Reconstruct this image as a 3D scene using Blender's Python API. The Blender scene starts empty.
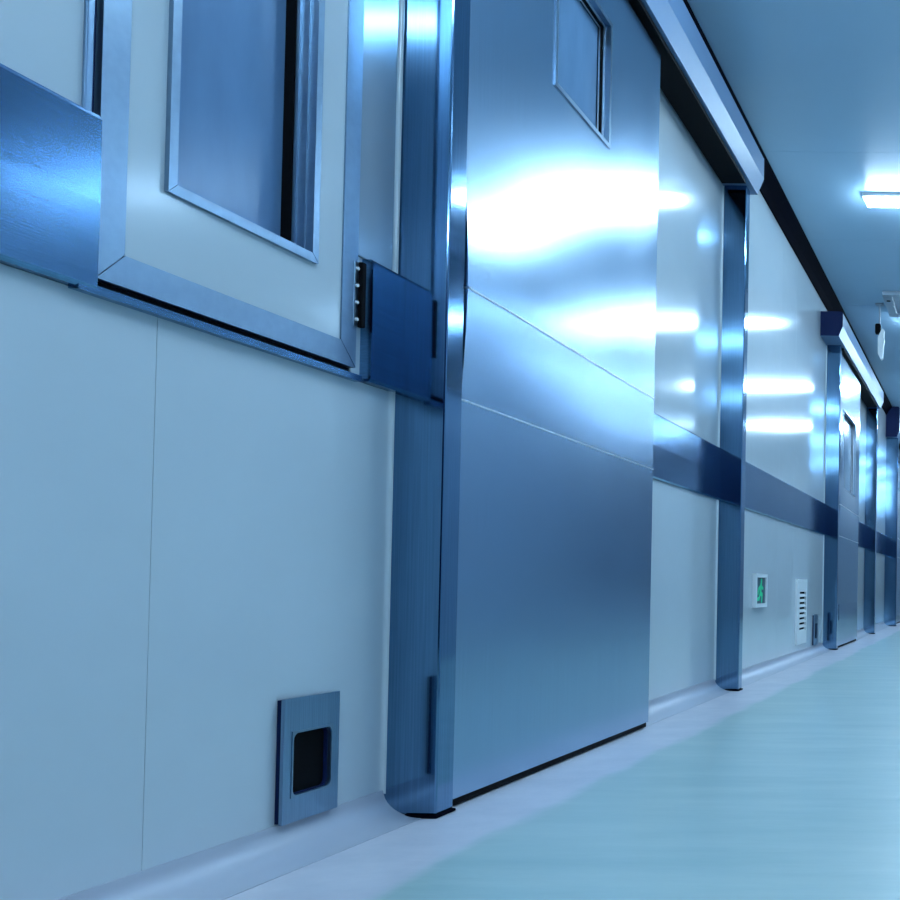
import bpy, bmesh, math, random
from mathutils import Matrix, Vector
C = bpy.context.scene.collection
sc = bpy.context.scene
random.seed(4)

# ------------------------------------------------------------------ camera
CAM = Vector((1.235, 0.0, 0.488))
TH, PH = 0.02, 0.012                      # pitch up, roll
F = Vector((0, math.cos(TH), math.sin(TH)))
U = Vector((0, -math.sin(TH), math.cos(TH)))
R = Vector((1, 0, 0))
r_ = R*math.cos(PH) + U*math.sin(PH)
u_ = U*math.cos(PH) - R*math.sin(PH)
cd = bpy.data.cameras.new('camera')
cam = bpy.data.objects.new('camera', cd); C.objects.link(cam)
M = Matrix.Identity(4)
for i in range(3):
    M[i][0] = r_[i]; M[i][1] = u_[i]; M[i][2] = -F[i]; M[i][3] = CAM[i]
cam.matrix_world = M
cd.sensor_width = 36; cd.lens = 40.0
cd.shift_x = -(984-450)/900; cd.shift_y = (568-450)/900
cd.clip_start = 0.02
sc.camera = cam

# ------------------------------------------------------------------ light and exposure
LAMP_COL = (0.52, 0.77, 1.0)
LAMP_STR = 88.0
w = bpy.data.worlds.new('world'); sc.world = w; w.use_nodes = True
w.node_tree.nodes['Background'].inputs[0].default_value = (0.10, 0.25, 0.6, 1)
w.node_tree.nodes['Background'].inputs[1].default_value = 0.15
vs = sc.view_settings
vs.view_transform = 'Standard'; vs.look = 'None'; vs.gamma = 1; vs.use_curve_mapping = False
vs.exposure = 0.0

# ------------------------------------------------------------------ materials
def nodes(name):
    m = bpy.data.materials.new(name); m.use_nodes = True
    nt = m.node_tree
    return m, nt, nt.nodes['Principled BSDF']

def noise(nt, scale, detail=3, rough=.5, strength_vec=None):
    tc = nt.nodes.new('ShaderNodeTexCoord'); mp = nt.nodes.new('ShaderNodeMapping')
    mp.inputs['Scale'].default_value = scale
    n = nt.nodes.new('ShaderNodeTexNoise')
    n.inputs['Scale'].default_value = 1; n.inputs['Detail'].default_value = detail; n.inputs['Roughness'].default_value = rough
    nt.links.new(tc.outputs['Object'], mp.inputs['Vector']); nt.links.new(mp.outputs[0], n.inputs['Vector'])
    return n

def ramp(nt, src, a, b, lo=.3, hi=.7):
    cr = nt.nodes.new('ShaderNodeValToRGB')
    cr.color_ramp.elements[0].position = lo; cr.color_ramp.elements[1].position = hi
    cr.color_ramp.elements[0].color = (*a, 1); cr.color_ramp.elements[1].color = (*b, 1)
    nt.links.new(src, cr.inputs[0]); return cr

def bump(nt, p, src, strength, dist):
    b = nt.nodes.new('ShaderNodeBump'); b.inputs['Strength'].default_value = strength
    b.inputs['Distance'].default_value = dist
    nt.links.new(src, b.inputs['Height']); nt.links.new(b.outputs[0], p.inputs['Normal']); return b

def steel(name, col, rough, brush=(60, 400, 4), bs=.12, bd=.0008, var=.12):
    m, nt, p = nodes(name)
    p.inputs['Metallic'].default_value = 1
    n = noise(nt, brush, 4)
    c = ramp(nt, n.outputs[0], tuple(x*(1-var) for x in col), tuple(min(1, x*(1+var)) for x in col))
    nt.links.new(c.outputs[0], p.inputs['Base Color'])
    n2 = noise(nt, (3, 3, 2.2), 3)
    mr = nt.nodes.new('ShaderNodeMapRange')
    mr.inputs['To Min'].default_value = rough*.8; mr.inputs['To Max'].default_value = rough*1.25
    nt.links.new(n2.outputs[0], mr.inputs[0]); nt.links.new(mr.outputs[0], p.inputs['Roughness'])
    bump(nt, p, n.outputs[0], bs, bd)
    return m

def paint(name, col, rough, var=.05, scale=(6, 6, 6), spec=.5, bs=0, coat=0):
    m, nt, p = nodes(name)
    n = noise(nt, scale, 5, .6)
    c = ramp(nt, n.outputs[0], tuple(x*(1-var) for x in col), tuple(min(1, x*(1+var)) for x in col))
    nt.links.new(c.outputs[0], p.inputs['Base Color'])
    p.inputs['Roughness'].default_value = rough
    p.inputs['Specular IOR Level'].default_value = spec
    if coat:
        p.inputs['Coat Weight'].default_value = coat; p.inputs['Coat Roughness'].default_value = .12
    if bs: bump(nt, p, n.outputs[0], bs, .01)
    return m

def emit(name, col, s):
    m, nt, p = nodes(name)
    p.inputs['Base Color'].default_value = (*col, 1)
    p.inputs['Emission Color'].default_value = (*col, 1)
    p.inputs['Emission Strength'].default_value = s
    return m

def floor_mat():
    m, nt, p = nodes('vinyl_floor')
    tc = nt.nodes.new('ShaderNodeTexCoord'); sx = nt.nodes.new('ShaderNodeSeparateXYZ')
    nt.links.new(tc.outputs['Object'], sx.inputs[0])
    nb = noise(nt, (9, 2.5, 1), 4)
    ad = nt.nodes.new('ShaderNodeMath'); ad.operation = 'MULTIPLY_ADD'
    ad.inputs[1].default_value = .09; nt.links.new(nb.outputs[0], ad.inputs[0]); nt.links.new(sx.outputs[0], ad.inputs[2])
    edge = nt.nodes.new('ShaderNodeMapRange'); edge.interpolation_type = 'SMOOTHSTEP'
    edge.inputs['From Min'].default_value = .315; edge.inputs['From Max'].default_value = .365
    nt.links.new(ad.outputs[0], edge.inputs[0])
    n1 = noise(nt, (1.6, 7, 1), 5, .6)
    teal = ramp(nt, n1.outputs[0], (.30, .43, .41), (.43, .53, .49), .3, .72)
    n2 = noise(nt, (5, 5, 1), 6, .65)
    grey = ramp(nt, n2.outputs[0], (.52, .51, .55), (.66, .63, .66), .3, .7)
    mx = nt.nodes.new('ShaderNodeMix'); mx.data_type = 'RGBA'
    nt.links.new(edge.outputs[0], mx.inputs['Factor'])
    nt.links.new(grey.outputs[0], mx.inputs[6]); nt.links.new(teal.outputs[0], mx.inputs[7])
    nt.links.new(mx.outputs[2], p.inputs['Base Color'])
    p.inputs['Roughness'].default_value = .38
    nf = noise(nt, (8, 26, 1), 3)
    bump(nt, p, nf.outputs[0], .12, .01)
    return m

def pane_mat(name, reflection_tone, amount):  # blue diffuse painted on the glass for reflections and the dim room behind
    m = bpy.data.materials.new(name); m.use_nodes = True
    nt = m.node_tree; nt.nodes.clear()
    out = nt.nodes.new('ShaderNodeOutputMaterial')
    tr = nt.nodes.new('ShaderNodeBsdfTransparent'); tr.inputs[0].default_value = (.75, .88, 1, 1)
    df = nt.nodes.new('ShaderNodeBsdfDiffuse')
    n = noise(nt, (5, 14, 5), 4)
    c = ramp(nt, n.outputs[0], tuple(x*.92 for x in reflection_tone), tuple(x*1.08 for x in reflection_tone))
    nt.links.new(c.outputs[0], df.inputs[0])
    gl = nt.nodes.new('ShaderNodeBsdfGlossy'); gl.inputs['Roughness'].default_value = .2
    fr = nt.nodes.new('ShaderNodeFresnel'); fr.inputs[0].default_value = 1.5
    a = nt.nodes.new('ShaderNodeMixShader'); a.inputs[0].default_value = amount
    b = nt.nodes.new('ShaderNodeMixShader')
    nt.links.new(tr.outputs[0], a.inputs[1]); nt.links.new(df.outputs[0], a.inputs[2])
    nt.links.new(fr.outputs[0], b.inputs[0]); nt.links.new(a.outputs[0], b.inputs[1]); nt.links.new(gl.outputs[0], b.inputs[2])
    nt.links.new(b.outputs[0], out.inputs[0])
    return m

MT = {
    'panel': paint('cream_wall_panel', (.57, .62, .64), .11, .03, (2, 2, 3), .6),
    'rpanel': paint('opposite_wall_panel', (.40, .47, .56), .12, .03, (2, 2, 3), .6),
    'ceil': paint('ceiling_panel', (.38, .55, .69), .32, .03, (1.5, 1.5, 1)),
    'steel': steel('brushed_steel', (.24, .35, .47), .3),
    'leaf': steel('leaf_steel', (.31, .44, .58), .23, (60, 260, 2.2), .08, .0006, .04),
    'band': steel('band_steel', (.15, .29, .46), .16, (60, 5, 400), .08, .0006),
    'post': steel('post_steel', (.14, .26, .40), .08, (300, 300, 4), .05, .0006),
    'frame': steel('window_frame_steel', (.25, .34, .43), .3, (60, 60, 60), .04, .0005, .04),
    'cove': paint('cove_vinyl', (.45, .46, .51), .38, .06, (4, 2, 4), .6),
    'dark': paint('dark_trim', (.0015, .002, .006), .9, spec=.02),
    'black': paint('black_rubber', (.002, .002, .003), .7, spec=.1),
    'navy': paint('navy_paint_and_shade', (.006, .013, .055), .55, spec=.12),
    'bright': steel('bright_steel', (.72, .78, .84), .3, (60, 60, 60), .03, .0005),
    'cover': paint('rail_cover_paint', (.13, .21, .33), .36, .05, (8, 2, 8), .12),
    'clad': steel('cladding_steel', (.42, .48, .54), .12, (60, 200, 3), .04, .0005, .05),
    'sheet': paint('polished_sheet', (.56, .62, .66), .1, .03, (4, 4, 1)),
    'white': paint('white_plastic', (.8, .82, .82), .35),
    'grey': paint('grey_plastic', (.35, .4, .46), .4),
    'sign': paint('sign_board', (.02, .05, .09), .35),
    'green': emit('sign_green', (.03, .62, .33), .18),
    'lamp': emit('lamp_light', LAMP_COL, LAMP_STR),
    'floor': floor_mat(),
    'pane': pane_mat('reflection_toned_glass', (.15, .26, .42), .95),
    'pane2': pane_mat('door_glass', (.13, .24, .38), .9),
}

MT['sheet'].node_tree.nodes['Principled BSDF'].inputs['Metallic'].default_value = .5

# ------------------------------------------------------------------ helpers
def setp(o, label=None, cat=None, group=None, kind=None):
    if label: o['label'] = label
    if cat: o['category'] = cat
    if group: o['group'] = group
    if kind: o['kind'] = kind
    return o

def empty(name, loc, label=None, cat=None, group=None, kind=None):
    o = bpy.data.objects.new(name, None); C.objects.link(o); o.location = loc
    o.empty_display_size = .05
    return setp(o, label, cat, group, kind)

class MB:
    def __init__(s): s.bm = bmesh.new()
    def box(s, x0, x1, y0, y1, z0, z1, bev=0, seg=2):
        t = bmesh.new()
        bmesh.ops.create_cube(t, size=1)
        for v in t.verts:
            v.co = Vector(((x0+x1)/2 + v.co.x*(x1-x0), (y0+y1)/2 + v.co.y*(y1-y0), (z0+z1)/2 + v.co.z*(z1-z0)))
        if bev: bmesh.ops.bevel(t, geom=t.edges[:], offset=bev, segments=seg, profile=.5, affect='EDGES')
        return s.add(t)
    def add(s, t):
        me = bpy.data.meshes.new('tmp'); t.to_mesh(me); t.free(); s.bm.from_mesh(me); bpy.data.meshes.remove(me); return s
    def prism(s, prof, axis, a, b, cap=True):
        """profile (closed polygon) extruded along axis 'y' (prof = x,z), 'z' (prof = x,y) or 'x' (prof = y,z)"""
        def P(q, t):
            return {'y': (q[0], t, q[1]), 'z': (q[0], q[1], t), 'x': (t, q[0], q[1])}[axis]
        t = bmesh.new(); n = len(prof)
        A = [t.verts.new(P(q, a)) for q in prof]; B = [t.verts.new(P(q, b)) for q in prof]
        for i in range(n): t.faces.new((A[i], A[(i+1) % n], B[(i+1) % n], B[i]))
        if cap: t.faces.new(A[::-1]); t.faces.new(B)
        bmesh.ops.recalc_face_normals(t, faces=t.faces[:])
        return s.add(t)
    def ring(s, outer, inner, x0, x1):
        """plate with a hole in the y-z plane between x0 and x1; outer and inner loops with as many points"""
        t = bmesh.new(); n = len(outer)
        L = [[t.verts.new((x, q[0], q[1])) for q in lp] for x in (x0, x1) for lp in (outer, inner)]
        for i in range(n):
            j = (i+1) % n
            t.faces.new((L[2][i], L[2][j], L[3][j], L[3][i])); t.faces.new((L[0][i], L[0][j], L[1][j], L[1][i]))
            t.faces.new((L[0][i], L[0][j], L[2][j], L[2][i])); t.faces.new((L[1][i], L[1][j], L[3][j], L[3][i]))
        bmesh.ops.recalc_face_normals(t, faces=t.faces[:])
        return s.add(t)
    def cyl(s, c, axis, rad, h, n=20, rad2=None):
        t = bmesh.new()
        bmesh.ops.create_cone(t, cap_ends=True, segments=n, radius1=rad, radius2=rad if rad2 is None else rad2, depth=h)
        rot = {'z': Matrix.Identity(3), 'x': Matrix.Rotation(math.pi/2, 3, 'Y'), 'y': Matrix.Rotation(-math.pi/2, 3, 'X')}[axis]
        for v in t.verts: v.co = rot @ v.co + Vector(c)
        return s.add(t)
    def build(s, name, mat, parent=None, smooth=False, loc=None):
        me = bpy.data.meshes.new(name); s.bm.to_mesh(me); s.bm.free()
        me.materials.append(MT[mat])
        o = bpy.data.objects.new(name, me); C.objects.link(o)
        if parent: o.parent = parent
        if loc: o.location = loc
        if smooth:
            for p in me.polygons: p.use_smooth = True
            try: me.set_sharp_from_angle(angle=math.radians(35))
            except Exception: pass
        return o

def rect(y0, y1, z0, z1): return [(y0, z0), (y1, z0), (y1, z1), (y0, z1)]
def rrect(y0, y1, z0, z1, rad, n=5):
    P = []
    for cy, cz, a in ((y0+rad, z0+rad, 180), (y1-rad, z0+rad, 270), (y1-rad, z1-rad, 0), (y0+rad, z1-rad, 90)):
        for k in range(n+1):
            t = math.radians(a + 90*k/n); P.append((cy+rad*math.cos(t), cz+rad*math.sin(t)))
    return P
def rect_n(y0, y1, z0, z1, n=5):      # a sharp rectangle with as many points as rrect
    P = []
    for q in rect(y0, y1, z0, z1): P += [q]*(n+1)
    e = 1e-4; out = []
    cs = ((1, 1), (-1, 1), (-1, -1), (1, -1))
    for ci, q in enumerate(rect(y0, y1, z0, z1)):
        for k in range(n+1):
            d = (k - n/2)*e
            if ci == 0: out.append((q[0] + max(d, 0), q[1] + max(-d, 0)))
            if ci == 1: out.append((q[0] + min(d, 0), q[1] + max(d, 0)) if False else (q[0] - max(-d, 0), q[1] + max(d, 0)))
            if ci == 2: out.append((q[0] - max(d, 0), q[1] - max(-d, 0)))
            if ci == 3: out.append((q[0] + max(-d, 0), q[1] - max(d, 0)))
    return out

# ------------------------------------------------------------------ setting
YB, YE, XR, ZC = -3.2, 17.0, 2.42, 2.72
BZ0, BZ1 = .880, 1.122                     # steel wainscot band
HY0, HY1, HZ0, HZ1 = 1.366, 1.934, .886, 1.95   # hatch opening
P1, P2, P3, P4, P5 = 2.068, 4.605, 7.66, 10.31, 12.42   # door posts
PW = .068
DOORS = [(P1, P2, 1.268), (P3, P4, 1.268), (P5, P5+2.65, 1.268)]

setp(MB().box(-.6, XR+.1, YB-.1, YE+.1, -.1, 0).build('floor', 'floor'), 'teal vinyl corridor floor with a pale grey border strip along the wall', 'floor', kind='structure')
c = MB()
ys = [YB-.1, .55, 2.16, 3.72, 5.1, 6.4, 7.9, 9.3, 10.9, 12.4, 14, YE+.1]
for a, b in zip(ys, ys[1:]):
    for xa, xb in ((-.6, 1.2), (1.202, XR+.1)): c.box(xa, xb, a+.0012, b-.0012, ZC, ZC+.05)
c.box(-.6, XR+.1, YB-.1, YE+.1, ZC+.012, ZC+.1)
setp(c.build('ceiling', 'ceil'), 'pale blue panelled corridor ceiling with fine seams', 'ceiling', kind='structure')

# left wall: flat panels with hairline joints in front of a backing sheet
wl = MB()
g = .0007
def pan(y0, y1, z0, z1): wl.box(-.07, 0, y0+g, y1-g, z0+g, z1-g)
low = [YB, -.9, .28, 1.4815, P1]
for a, b in zip(low, low[1:]): pan(a, b, .03, BZ0)
for a, b in zip([YB, -.9, .28, HY0], [-.9, .28, HY0]): pan(a, b, BZ1-.02, ZC)
pan(YB, HY0, BZ0, BZ1-.02); pan(HY1, P1, BZ0, ZC); pan(HY0, HY1, HZ1, ZC)
pan(P1, 3.36, 2.30, ZC)
for a, b in ((3.36, P2), (P2, P2+PW), (P2+PW, 5.98), (5.98, 6.45), (6.45, P3)): pan(a, b, .03, BZ0); pan(a, b, BZ0, BZ1); pan(a, b, BZ1, ZC)
pan(P3, 8.95, 2.30, ZC)
for a, b in ((8.95, P4), (P4, 11.4), (11.4, P5)): pan(a, b, .03, BZ0); pan(a, b, BZ0, ZC)
pan(P5, 13.7, 2.30, ZC); pan(13.7, 15.2, .03, ZC); pan(15.2, YE, .03, ZC)
wl.box(-.12, -.068, YB, HY0-.05, 0, ZC); wl.box(-.12, -.068, HY0-.05, HY1+.05, 0, HZ0-.02)
wl.box(-.12, -.068, HY1+.05, P1, 0, ZC); wl.box(-.12, -.068, P1+.1, YE, 2.3, ZC)
for a, b in ((3.36, P3), (8.95, P5), (13.7, YE)): wl.box(-.12, -.068, a, b, 0, ZC)
wl.box(-.62, -.6, YB, YE, 0, ZC)
setp(wl.build('wall_left', 'panel'), 'pale panelled wall carrying the steel sliding doors', 'wall', kind='structure')

wr = MB()
RD0, RD1, RZ0, RZ1 = 8.7, 10.7, .38, 1.62            # dark observation window of the opposite wall
for y0, y1, z0, z1 in ((YB, RD0, 0, ZC), (RD1, YE, 0, ZC), (RD0, RD1, 0, RZ0), (RD0, RD1, RZ1, ZC)):
    wr.box(XR, XR+.1, y0, y1, z0, z1)
setp(wr.build('wall_right', 'rpanel'), 'opposite corridor wall facing the sliding doors', 'wall', kind='structure')
setp(MB().box(-.6, XR+.1, YE, YE+.1, 0, ZC).build('wall_far', 'rpanel'), 'pale end wall of the corridor', 'wall', kind='structure')
setp(MB().box(-.6, XR+.1, YB-.1, YB, 0, ZC).build('wall_back', 'navy'), 'dark wall closing the corridor behind the viewer', 'wall', kind='structure')
m = MB()
for a, b, z0, z1 in ((3.2, 5.0, 1.7, 2.6), (5.004, 6.8, 1.7, 2.6), (6.804, 8.64, 1.7, 2.6), (8.644, 10.76, 1.70, 2.6), (10.764, 12.5, 1.7, 2.6)): m.box(XR-.012, XR-.001, a, b, z0, z1, .002)
setp(m.build('trim_18', 'clad'), 'added steel sheets on the unseen opposite wall, mirroring the lamps', 'cladding', kind='structure')  # added out of view so the door leaves pick up mirrored lamps
wn = empty('window_2', (XR, RD0, RZ0), 'dark glazed window in the opposite wall', 'window', kind='structure')
MB().box(.05, .06, 0, RD1-RD0, 0, RZ1-RZ0).build('pane', 'navy', wn)
f = MB(); f.ring(rect(-.03, RD1-RD0+.03, -.03, RZ1-RZ0+.03), rect(.03, RD1-RD0-.03, .03, RZ1-RZ0-.03), -.012, .05); f.build('window_frame', 'frame', wn)

# cove skirting between wall and floor (concave), broken by the doors
def cove_prof(h=.057, d=.085, n=10):
    P = [(0, 0)]
    P.append((0, h))
    for k in range(n+1):
        t = math.pi/2*k/n
        P.append((.004 + (d-.004)*(1-math.cos(t)), h - (h-.0015)*math.sin(t)))
    P.append((d, 0))
    return P
k = 0
for a, b in ((YB, P1), (3.36, P2), (P2+PW, P3), (8.95, P4), (P4+PW, P5), (13.7, YE)):
    k += 1
    nm = 'baseboard_left' if k == 1 else 'baseboard_left.%03d' % (k-1)
    setp(MB().prism(cove_prof(), 'y', a, b).build(nm, 'cove', smooth=True), ['glossy cove skirting below the foot switch nearest the corner hatch', 'cove skirting between the first door leaf and its far post',
         'cove skirting below the green sign and the louvred grille', 'cove skirting beside the second sliding door', 'cove skirting before the last sliding door', 'cove skirting at the far end of the corridor'][k-1], 'skirting', kind='structure')
# dark trim along the top of the wall
setp(MB().prism([(0, ZC), (0, 2.615), (.012, 2.615), (.03, 2.66), (.07, 2.705), (.075, ZC)], 'y', YB, YE).build('trim_1', 'dark'), 'dark trim strip where the wall meets the ceiling', 'trim', kind='structure')

# steel band: separate lengths between hatch, posts and doors
def band(n, a, b, label, x1=.012):
    m = MB(); m.prism([(0, BZ0), (x1-.004, BZ0), (x1, BZ0+.006), (x1+.0012, (BZ0+BZ1)/2), (x1, BZ1-.006), (x1-.004, BZ1), (0, BZ1)], 'y', a, b)
    return setp(m.build('trim_%d' % n, 'band', smooth=False), label, 'trim', kind='structure')
band(2, YB, HY0-.004, 'brushed steel band on the wall left of the hinged hatch', .016)
band(3, 1.962, P1, 'short steel band piece between the hatch hinge and first post', .022)
band(4, 3.36, P2, 'steel band between the first sliding door and its far post')
band(5, P2+PW, P3, 'steel band on the wall above the green sign and grille')
band(6, 8.95, P4, 'steel band beside the second sliding door')
band(7, P4+PW, P5, 'steel band on the last wall stretch in view')
m = MB(); m.box(-.02, .014, HY0-.03, HY1+.014, BZ0-.004, BZ0+.008); setp(m.build('trim_8', 'band'), 'thin steel sill lip under the hinged hatch', 'trim', kind='structure')
m = MB(); m.box(0, .006, HY0-.020, HY0-.008, BZ1, 2.1, .002); setp(m.build('trim_9', 'steel'), 'slim upright steel strip beside the hatch, above the band', 'trim', kind='structure')
m = MB(); m.box(-.001, .0035, HY0-.012, HY0-.004, BZ1, 2.1); setp(m.build('trim_10', 'navy'), 'dark sealing line between the hatch and the upright strip', 'trim', kind='structure')

setp(MB().box(-.001, .006, HY1+.004, P1-.014, BZ1+.001, 2.6, .002).build('trim_17', 'sheet'), 'polished steel sheet between the hatch and the first post', 'trim', kind='structure')
# concave corner strips where the wall meets the posts
def corner(n, yp, z0, z1, label, rad=.006):
    P = [(0, yp), (0, yp-rad*1.6)]
    for k in range(9):
        t = math.pi/2*k/8
        P.append((rad*(1-math.cos(t)), yp - rad*1.6 + rad*1.55*math.sin(t)))
    P.append((rad+.003, yp-.001)); P.append((rad+.003, yp))
    return setp(MB().prism(P, 'z', z0, z1).build('trim_%d' % n, 'panel', smooth=True), label, 'trim', kind='structure')
corner(11, P1, .05, BZ0, 'curved corner strip beside the first post, below the band')
corner(12, P1, BZ1, 2.34, 'curved corner strip beside the first post, above the band')
corner(13, P2, .05, BZ0, 'curved corner strip beside the second post, below the band')
corner(14, P2, BZ1, 2.34, 'curved corner strip beside the second post, above the band')
corner(15, P3, .05, BZ0, 'curved corner strip beside the third post, below the band')
corner(16, P3, BZ1, 2.34, 'curved corner strip beside the third post, above the band')

# ------------------------------------------------------------------ hinged hatch window
h = empty('window_1', (0, HY0, HZ0), 'hinged hatch with a steel rimmed window in the near wall', 'window', kind='structure')
H_, W_ = HZ1-HZ0, HY1-HY0
fr = .045
m = MB(); x1 = .010
# outer frame as four mitred bars
def bars(m, y0, y1, z0, z1, wd, xa, xb, gap=.0006, bev=.002):
    inn = [(y0+wd, z0+wd), (y1-wd, z0+wd), (y1-wd, z1-wd), (y0+wd, z1-wd)]; out = rect(y0, y1, z0, z1)
    for i in range(4):
        j = (i+1) % 4
        q = [out[i], out[j], inn[j], inn[i]]
        cy = sum(p[0] for p in q)/4; cz = sum(p[1] for p in q)/4
        q = [(p[0]+(cy-p[0])*gap*4, p[1]+(cz-p[1])*gap*4) for p in q]
        m.prism(q, 'x', xa, xb)
    return m
bars(m, 0, W_, .014, H_-.004, fr, -.04, x1).build('outer_frame', 'frame', h)
wy0, wy1, wz0, wz1 = 1.478-HY0, 1.814-HY0, 1.064-HZ0, 1.78-HZ0
MB().ring(rect(fr, W_-fr, .014+fr, H_-.004-fr), rect(wy0+.008, wy1-.008, wz0+.008, wz1-.008), -.04, x1-.003).build('panel', 'panel', h)
rm = MB()
bars(rm, wy0, wy1, wz0, wz1, .016, -.03, x1+.004)
bars(rm, wy0+.012, wy1-.012, wz0+.012, wz1-.012, .008, -.035, x1-.010)
bars(rm, wy0+.016, wy1-.016, wz0+.016, wz1-.016, .009, -.036, x1-.024)
rim = rm.build('window_frame', 'frame', h)
MB().ring(rect(wy0+.024, wy1-.024, wz0+.024, wz1-.024), rect(wy0+.0275, wy1-.0275, wz0+.027, wz1-.0275), -.042, x1-.030).build('gasket', 'black', rim)
MB().box(-.042, -.038, wy0+.02, wy1-.02, wz0+.02, wz1-.02).build('pane', 'pane', h)
MB().box(-.06, x1-.012, .002, W_-.002, .004, .0135).build('seal', 'black', h)
hg = MB()
hg.box(.008, .020, W_+.000, W_+.012, .095, .222, .002)
hinge = hg.build('hinge', 'black', h); hinge['label'] = 'black hinge with four small screws'
for q in range(4):
    MB().cyl((.0125, W_-.006, .108+.033*q), 'x', .0032, .006, 10).build('screw', 'white', hinge)
MB().box(.006, .0115, W_-.012, W_+.001, .095, .222, .001).build('hinge_plate', 'frame', hinge)

# ------------------------------------------------------------------ foot switches
def foot_switch(y, label, w=.150, z0=.058, hgt=.220):
    e = empty('foot_switch', (0, y, z0), label, 'foot switch', 'foot switch boxes beside the sliding doors')
    n = 5
    pl = MB().ring(rect_n(0, w, 0, hgt, n), rrect(.024, w-.024, .047, hgt-.063, .012, n), .009, .015)
    pl.build('faceplate', 'steel', e)
    MB().ring(rect_n(.002, w-.002, .002, hgt-.002, n), rrect(.026, w-.026, .049, hgt-.065, .012, n), .0005, .009).build('backing_box', 'navy', e)
    MB().box(.0012, .003, .016, w-.012, .04, hgt-.045).build('recess', 'black', e)
    MB().ring(rect_n(.020, w-.02, .043, hgt-.059, n), rrect(.0235, w-.0235, .0465, hgt-.0625, .012, n), .014, .0165).build('rim', 'frame', e)
    return e
foot_switch(1.754, 'steel foot switch box with black opening beside the first post')
foot_switch(7.23, 'far steel foot switch box between the louvred grille and third post')

# ------------------------------------------------------------------ posts
def post(y, label, p=.113, w=PW, z1=2.3435):
    e = empty('door_post', (0, y, 0), label, 'post', 'brushed steel door posts')
    MB().box(-.05, p, 0, w, .007, z1, .004, 2).build('post_body', 'post', e)
    MB().box(0, p+.004, -.004, w+.004, 0.0005, .007, .002).build('foot_shadow', 'dark', e)  # dark sliver coloured in for the shadow gap under the post
    return e
post(P1, 'broad steel post beside the foot switch, first along the wall')
post(P2, 'steel post at the end of the first door rail')
post(P3, 'steel post just past the far foot switch and grille')
post(P4, 'steel post at the end of the second door rail')
post(P5, 'last steel post in view, deep in the corridor', .15)

# ------------------------------------------------------------------ sliding doors
def warp(y, z):
    """gentle oil-canning of the big steel sheet, in metres"""
    t = max(0.0, min(1.0, (y-.12)/.95))
    return .017*math.exp(-((z-1.12)/.26)**2)*.5*(1+math.cos(math.pi*t))

def sheet(m, y0, y1, z0, z1, xb, hole=None, ny=44, nz=44, fn=None):
    fn = fn or warp
    ysl = sorted(set([y0 + (y1-y0)*i/ny for i in range(ny+1)] + ([hole[0], hole[1]] if hole else [])))
    zsl = sorted(set([z0 + (z1-z0)*i/nz for i in range(nz+1)] + ([hole[2], hole[3]] if hole else [])))
    t = bmesh.new()
    V = [[t.verts.new((xb + fn(y, z), y, z)) for z in zsl] for y in ysl]
    for i in range(len(ysl)-1):
        for j in range(len(zsl)-1):
            if hole and hole[0]-1e-6 < (ysl[i]+ysl[i+1])/2 < hole[1] and hole[2] < (zsl[j]+zsl[j+1])/2 < hole[3]: continue
            t.faces.new((V[i][j], V[i+1][j], V[i+1][j+1], V[i][j+1]))
    ed = [e for e in t.edges if len(e.link_faces) == 1]
    r = bmesh.ops.extrude_edge_only(t, edges=ed)
    for v in [g_ for g_ in r['geom'] if isinstance(g_, bmesh.types.BMVert)]: v.co.x -= .012
    bmesh.ops.recalc_face_normals(t, faces=t.faces[:])
    return m.add(t)

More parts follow.
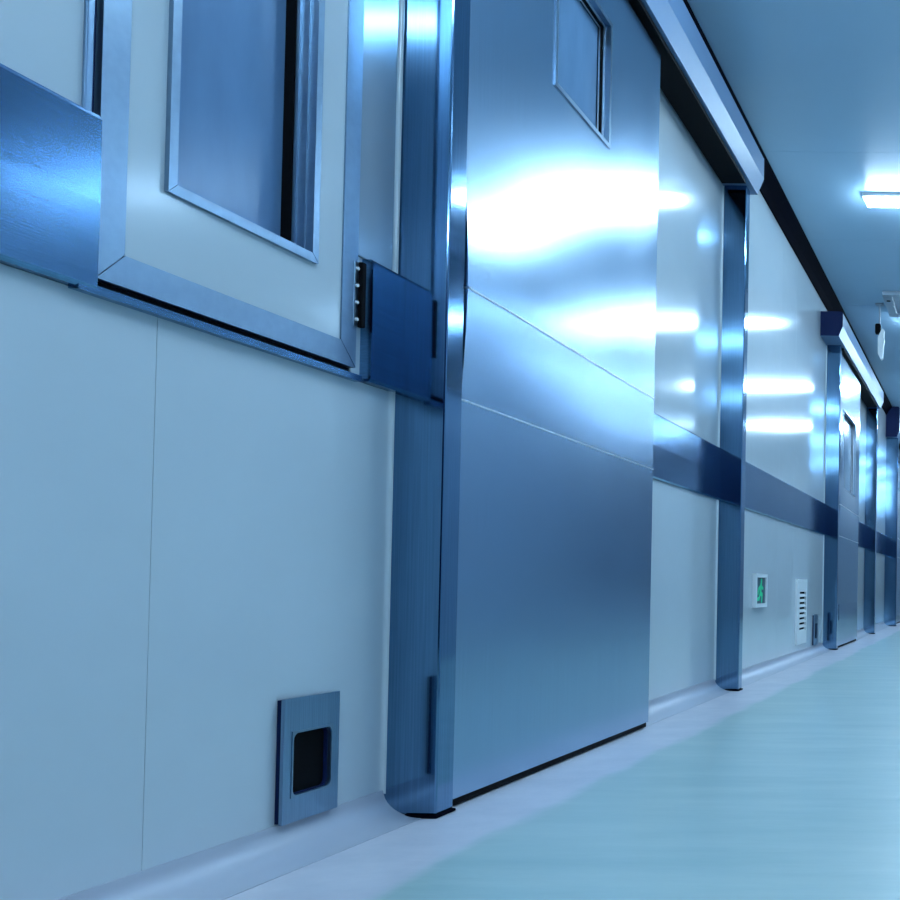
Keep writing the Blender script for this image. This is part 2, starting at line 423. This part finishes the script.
def sliding_door(n, y0, w, label, win, kick=False):
    e = empty('door_%d' % n, (0, y0, 0), label, 'door', kind='structure')
    zt = 2.312; x = .099
    wy0, wy1, wz0, wz1 = win
    sheet(MB(), 0, w, .020, BZ0-.002, x).build('lower_sheet', 'leaf', e, smooth=True)
    sheet(MB(), 0, w, BZ0+.002, BZ1-.002, x).build('middle_sheet', 'leaf', e, smooth=True)
    sheet(MB(), 0, w, BZ1+.002, zt, x, (wy0, wy1, wz0, wz1)).build('upper_sheet', 'leaf', e, smooth=True)
    c = MB()
    c.box(.058, x-.0125, .003, w-.003, .022, wz0-.02); c.box(.058, x-.0125, .003, w-.003, wz1+.02, zt-.003)
    c.box(.058, x-.0125, .003, wy0-.02, wz0-.02, wz1+.02); c.box(.058, x-.0125, wy1+.02, w-.003, wz0-.02, wz1+.02)
    c.build('core', 'navy', e)
    for zb in (BZ0, BZ1):
        b = MB(); prof = [(x-.010, zb-.0022), (x+.0008, zb-.0022), (x+.003, zb-.0008), (x+.003, zb+.0012), (x-.001, zb+.0022), (x-.010, zb+.0022)]
        t = bmesh.new(); L = []
        for i in range(33):
            yy = .001 + (w-.002)*i/32; dx = warp(yy, zb)
            L.append([t.verts.new((q[0]+dx, yy, q[1])) for q in prof])
        for i in range(32):
            for q in range(6): t.faces.new((L[i][q], L[i][(q+1) % 6], L[i+1][(q+1) % 6], L[i+1][q]))
        t.faces.new(L[0][::-1]); t.faces.new(L[-1]); bmesh.ops.recalc_face_normals(t, faces=t.faces[:]); b.add(t)
        b.build('bead', 'bright', e)  # paler steel than the leaf, light from above put into its colour
    f = MB()
    bars(f, wy0-.006, wy1+.006, wz0-.006, wz1+.006, .013, x-.02, x+.004)
    wf = f.build('window_frame', 'frame', e)
    MB().ring(rect(wy0-.002, wy1+.002, wz0-.002, wz1+.002), rect(wy0+.004, wy1-.004, wz0+.004, wz1-.004), x-.034, x-.018).build('reveal', 'navy', wf)
    for d_, xr in ((.004, x-.013), (.010, x-.025)):
        bars(MB(), wy0+d_, wy1-d_, wz0+d_, wz1-d_, .007, xr-.004, xr).build('ridge', 'bright', wf)
    MB().ring(rect(wy0+.008, wy1-.008, wz0+.008, wz1-.008), rect(wy0+.015, wy1-.015, wz0+.015, wz1-.015), x-.034, x-.020).build('gasket', 'black', wf)
    MB().box(x-.036, x-.033, wy0, wy1, wz0, wz1).build('pane', 'pane2', e)
    MB().box(.066, .094, .01, w-.006, .004, .0215).build('bottom_seal', 'black', e)
    if kick:
        MB().box(x, x+.003, .12, w-.06, .22, .345).build('kick_plate', 'band', e)
    return e
D0 = P1+PW+.006
sliding_door(1, D0, 3.412-D0, 'wide steel sliding door with a small square window, nearest along the wall', (2.588-D0, 2.960-D0, 1.792, 2.158))
D1 = P3+PW+.006
sliding_door(2, D1, 1.27, 'second steel sliding door with a tall dark window, past the grille', (.22, .98, 1.27, 1.90), True)
D2 = P5+PW+.006
sliding_door(3, D2, 1.27, 'last sliding door, mostly hidden behind the far post', (.45, .83, 1.79, 2.15))

# wall opening linings (dark jamb reveals behind the leaves)
# ------------------------------------------------------------------ rail housings
def housing(y0, y1, label, top=.182):
    e = empty('door_rail', (0, y0, 2.345), label, 'door rail', 'rail housings over the sliding doors')
    L = y1-y0
    MB().prism([(0.001, .0), (.120, .0), (.137, .0), (.166, .072), (.166, top-.012), (.150, top), (0.001, top)], 'y', .003, L-.003).build('cover', 'cover', e)
    MB().box(.012, .122, P1+PW+.03-y0 if y0 < 5 else P3+PW+.03-y0 if y0 < 9 else .21, L-.17, -.016, -.001).build('track_shade', 'black', e)  # black box paints in the shade of the slot under the housing
    for a in (0, L-.003):
        MB().prism([(0.001, .0), (.120, .0), (.137, .0), (.166, .072), (.166, top-.012), (.150, top), (0.001, top)], 'y', a, a+.003).build('end_cap', 'navy', e)  # shade painted on: ends navy, darker than the cover
    return e
housing(1.98, 4.72, 'steel rail housing above the nearest sliding door')
housing(7.38, 10.40, 'steel rail housing above the second sliding door')
housing(12.33, 15.1, 'dark rail housing above the last sliding door', .374)

# ------------------------------------------------------------------ green sign and grille
def disc(m, cy, cz, rad, x0, x1, n=18): m.prism([(cy+rad*math.cos(2*math.pi*i/n), cz+rad*math.sin(2*math.pi*i/n)) for i in range(n)], 'x', x0, x1)
def limb(m, a, b, wa, wb, x0, x1):
    d = Vector((b[0]-a[0], b[1]-a[1])).normalized(); nrm = (-d.y, d.x)
    m.prism([(a[0]+nrm[0]*wa, a[1]+nrm[1]*wa), (a[0]-nrm[0]*wa, a[1]-nrm[1]*wa), (b[0]-nrm[0]*wb, b[1]-nrm[1]*wb), (b[0]+nrm[0]*wb, b[1]+nrm[1]*wb)], 'x', x0, x1)
    disc(m, b[0], b[1], wb, x0, x1, 10); disc(m, a[0], a[1], wa, x0, x1, 10)
s = empty('exit_sign', (0, 5.335, .368), 'small green and dark exit sign in a white frame on the wall', 'sign')
MB().ring(rect(0, .325, 0, .193), rect(.030, .295, .022, .171), .0005, .022).build('frame', 'white', s)
MB().box(.001, .014, .026, .299, .018, .175).build('face', 'sign', s)
g_ = MB(); xa, xb = .0142, .0162
disc(g_, .180, .150, .017, xa, xb)
limb(g_, (.172, .122), (.150, .085), .020, .018, xa, xb)
limb(g_, (.172, .122), (.225, .108), .010, .008, xa, xb); limb(g_, (.168, .122), (.105, .105), .010, .008, xa, xb); limb(g_, (.105, .105), (.085, .078), .008, .007, xa, xb)
limb(g_, (.150, .083), (.205, .072), .014, .012, xa, xb); limb(g_, (.205, .072), (.195, .034), .012, .010, xa, xb)
limb(g_, (.148, .083), (.120, .050), .013, .011, xa, xb); limb(g_, (.120, .050), (.070, .046), .011, .009, xa, xb)
g_.build('running_figure', 'green', s)
s.scale = (1, .84, .95)
gr = empty('louvred_grille', (0, 6.56, .098), 'white louvred vent grille low on the wall near the third post', 'vent')
gw, gh = .345, .435
MB().ring(rect(0, gw, 0, gh), rect(.075, gw-.03, .085, gh-.075), .0005, .016).build('frame', 'white', gr)
MB().box(.0008, .003, .06, gw-.02, .07, gh-.06).build('backing', 'dark', gr)
for q in range(9):
    z = .085 + (gh-.16)*q/8
    t = MB(); t.prism([(.003, z+.008), (.005, z+.010), (.016, z-.008), (.014, z-.010)], 'y', .075, gw-.03); t.build('slat', 'white', gr)

# ------------------------------------------------------------------ ceiling lamps
def lamp(y, label, x0=.54, x1=2.02, d=.064):
    e = empty('ceiling_lamp', (x0, y, ZC), label, 'lamp', 'long lamps across the corridor ceiling')
    m = MB(); m.box(-.02, x1-x0+.02, -d/2-.012, d/2+.012, -.022, -.0005, .004); m.build('housing', 'white', e)
    m = MB(); m.box(0, x1-x0, -d/2, d/2, -.062, -.022, .016, 3); m.build('diffuser', 'lamp', e, smooth=True)
    return e
for y, lb in ((-2.44, 'long lamp on the ceiling, behind the viewer'), (.26, 'long lamp on the ceiling, right over the viewer'), (2.96, 'long lamp on the ceiling level with the nearest sliding door'),
              (5.66, 'glowing white lamp on the ceiling, level with the green sign'), (8.32, 'long lamp on the ceiling level with the second sliding door'),
              (11.0, 'long lamp on the ceiling past the fourth post'), (13.7, 'long lamp on the ceiling deep in the corridor')):
    lamp(y, lb)

# ------------------------------------------------------------------ ceiling fittings
v = empty('ceiling_vent', (.44, 7.50, ZC), 'grey framed ceiling vent behind the glowing lamp', 'vent')
bx = MB()
bx.box(0, .6, 0, .07, -.03, -.0005, .004); bx.box(0, .6, .55, .62, -.03, -.0005, .004); bx.box(0, .07, .07, .55, -.03, -.0005, .004); bx.box(.53, .6, .07, .55, -.03, -.0005, .004)
bx.build('frame', 'grey', v)
MB().box(.07, .53, .07, .55, -.012, -.001).build('panel', 'grey', v)
MB().cyl((.035, .16, -.031), 'z', .016, .006, 14).build('screw', 'black', v)
hs = empty('hanging_fixture', (.40, 7.85, ZC), 'small white fixture hanging from the ceiling on a dark stem', 'fixture')
MB().box(-.045, .02, -.03, .03, -.012, -.0005, .003).build('ceiling_bracket', 'grey', hs)
MB().cyl((-.012, 0, -.11), 'z', .007, .2, 12).build('stem', 'grey', hs)
MB().box(-.045, .0, -.028, .028, -.24, -.16, .01).build('joint', 'black', hs)
t = MB(); t.prism([(-.022, -.27), (.012, -.20), (.028, -.215), (.024, -.27), (.030, -.29), (.022, -.34), (.018, -.435), (.004, -.445), (-.020, -.40)], 'y', -.03, .03); t.build('lamp_body', 'white', hs)
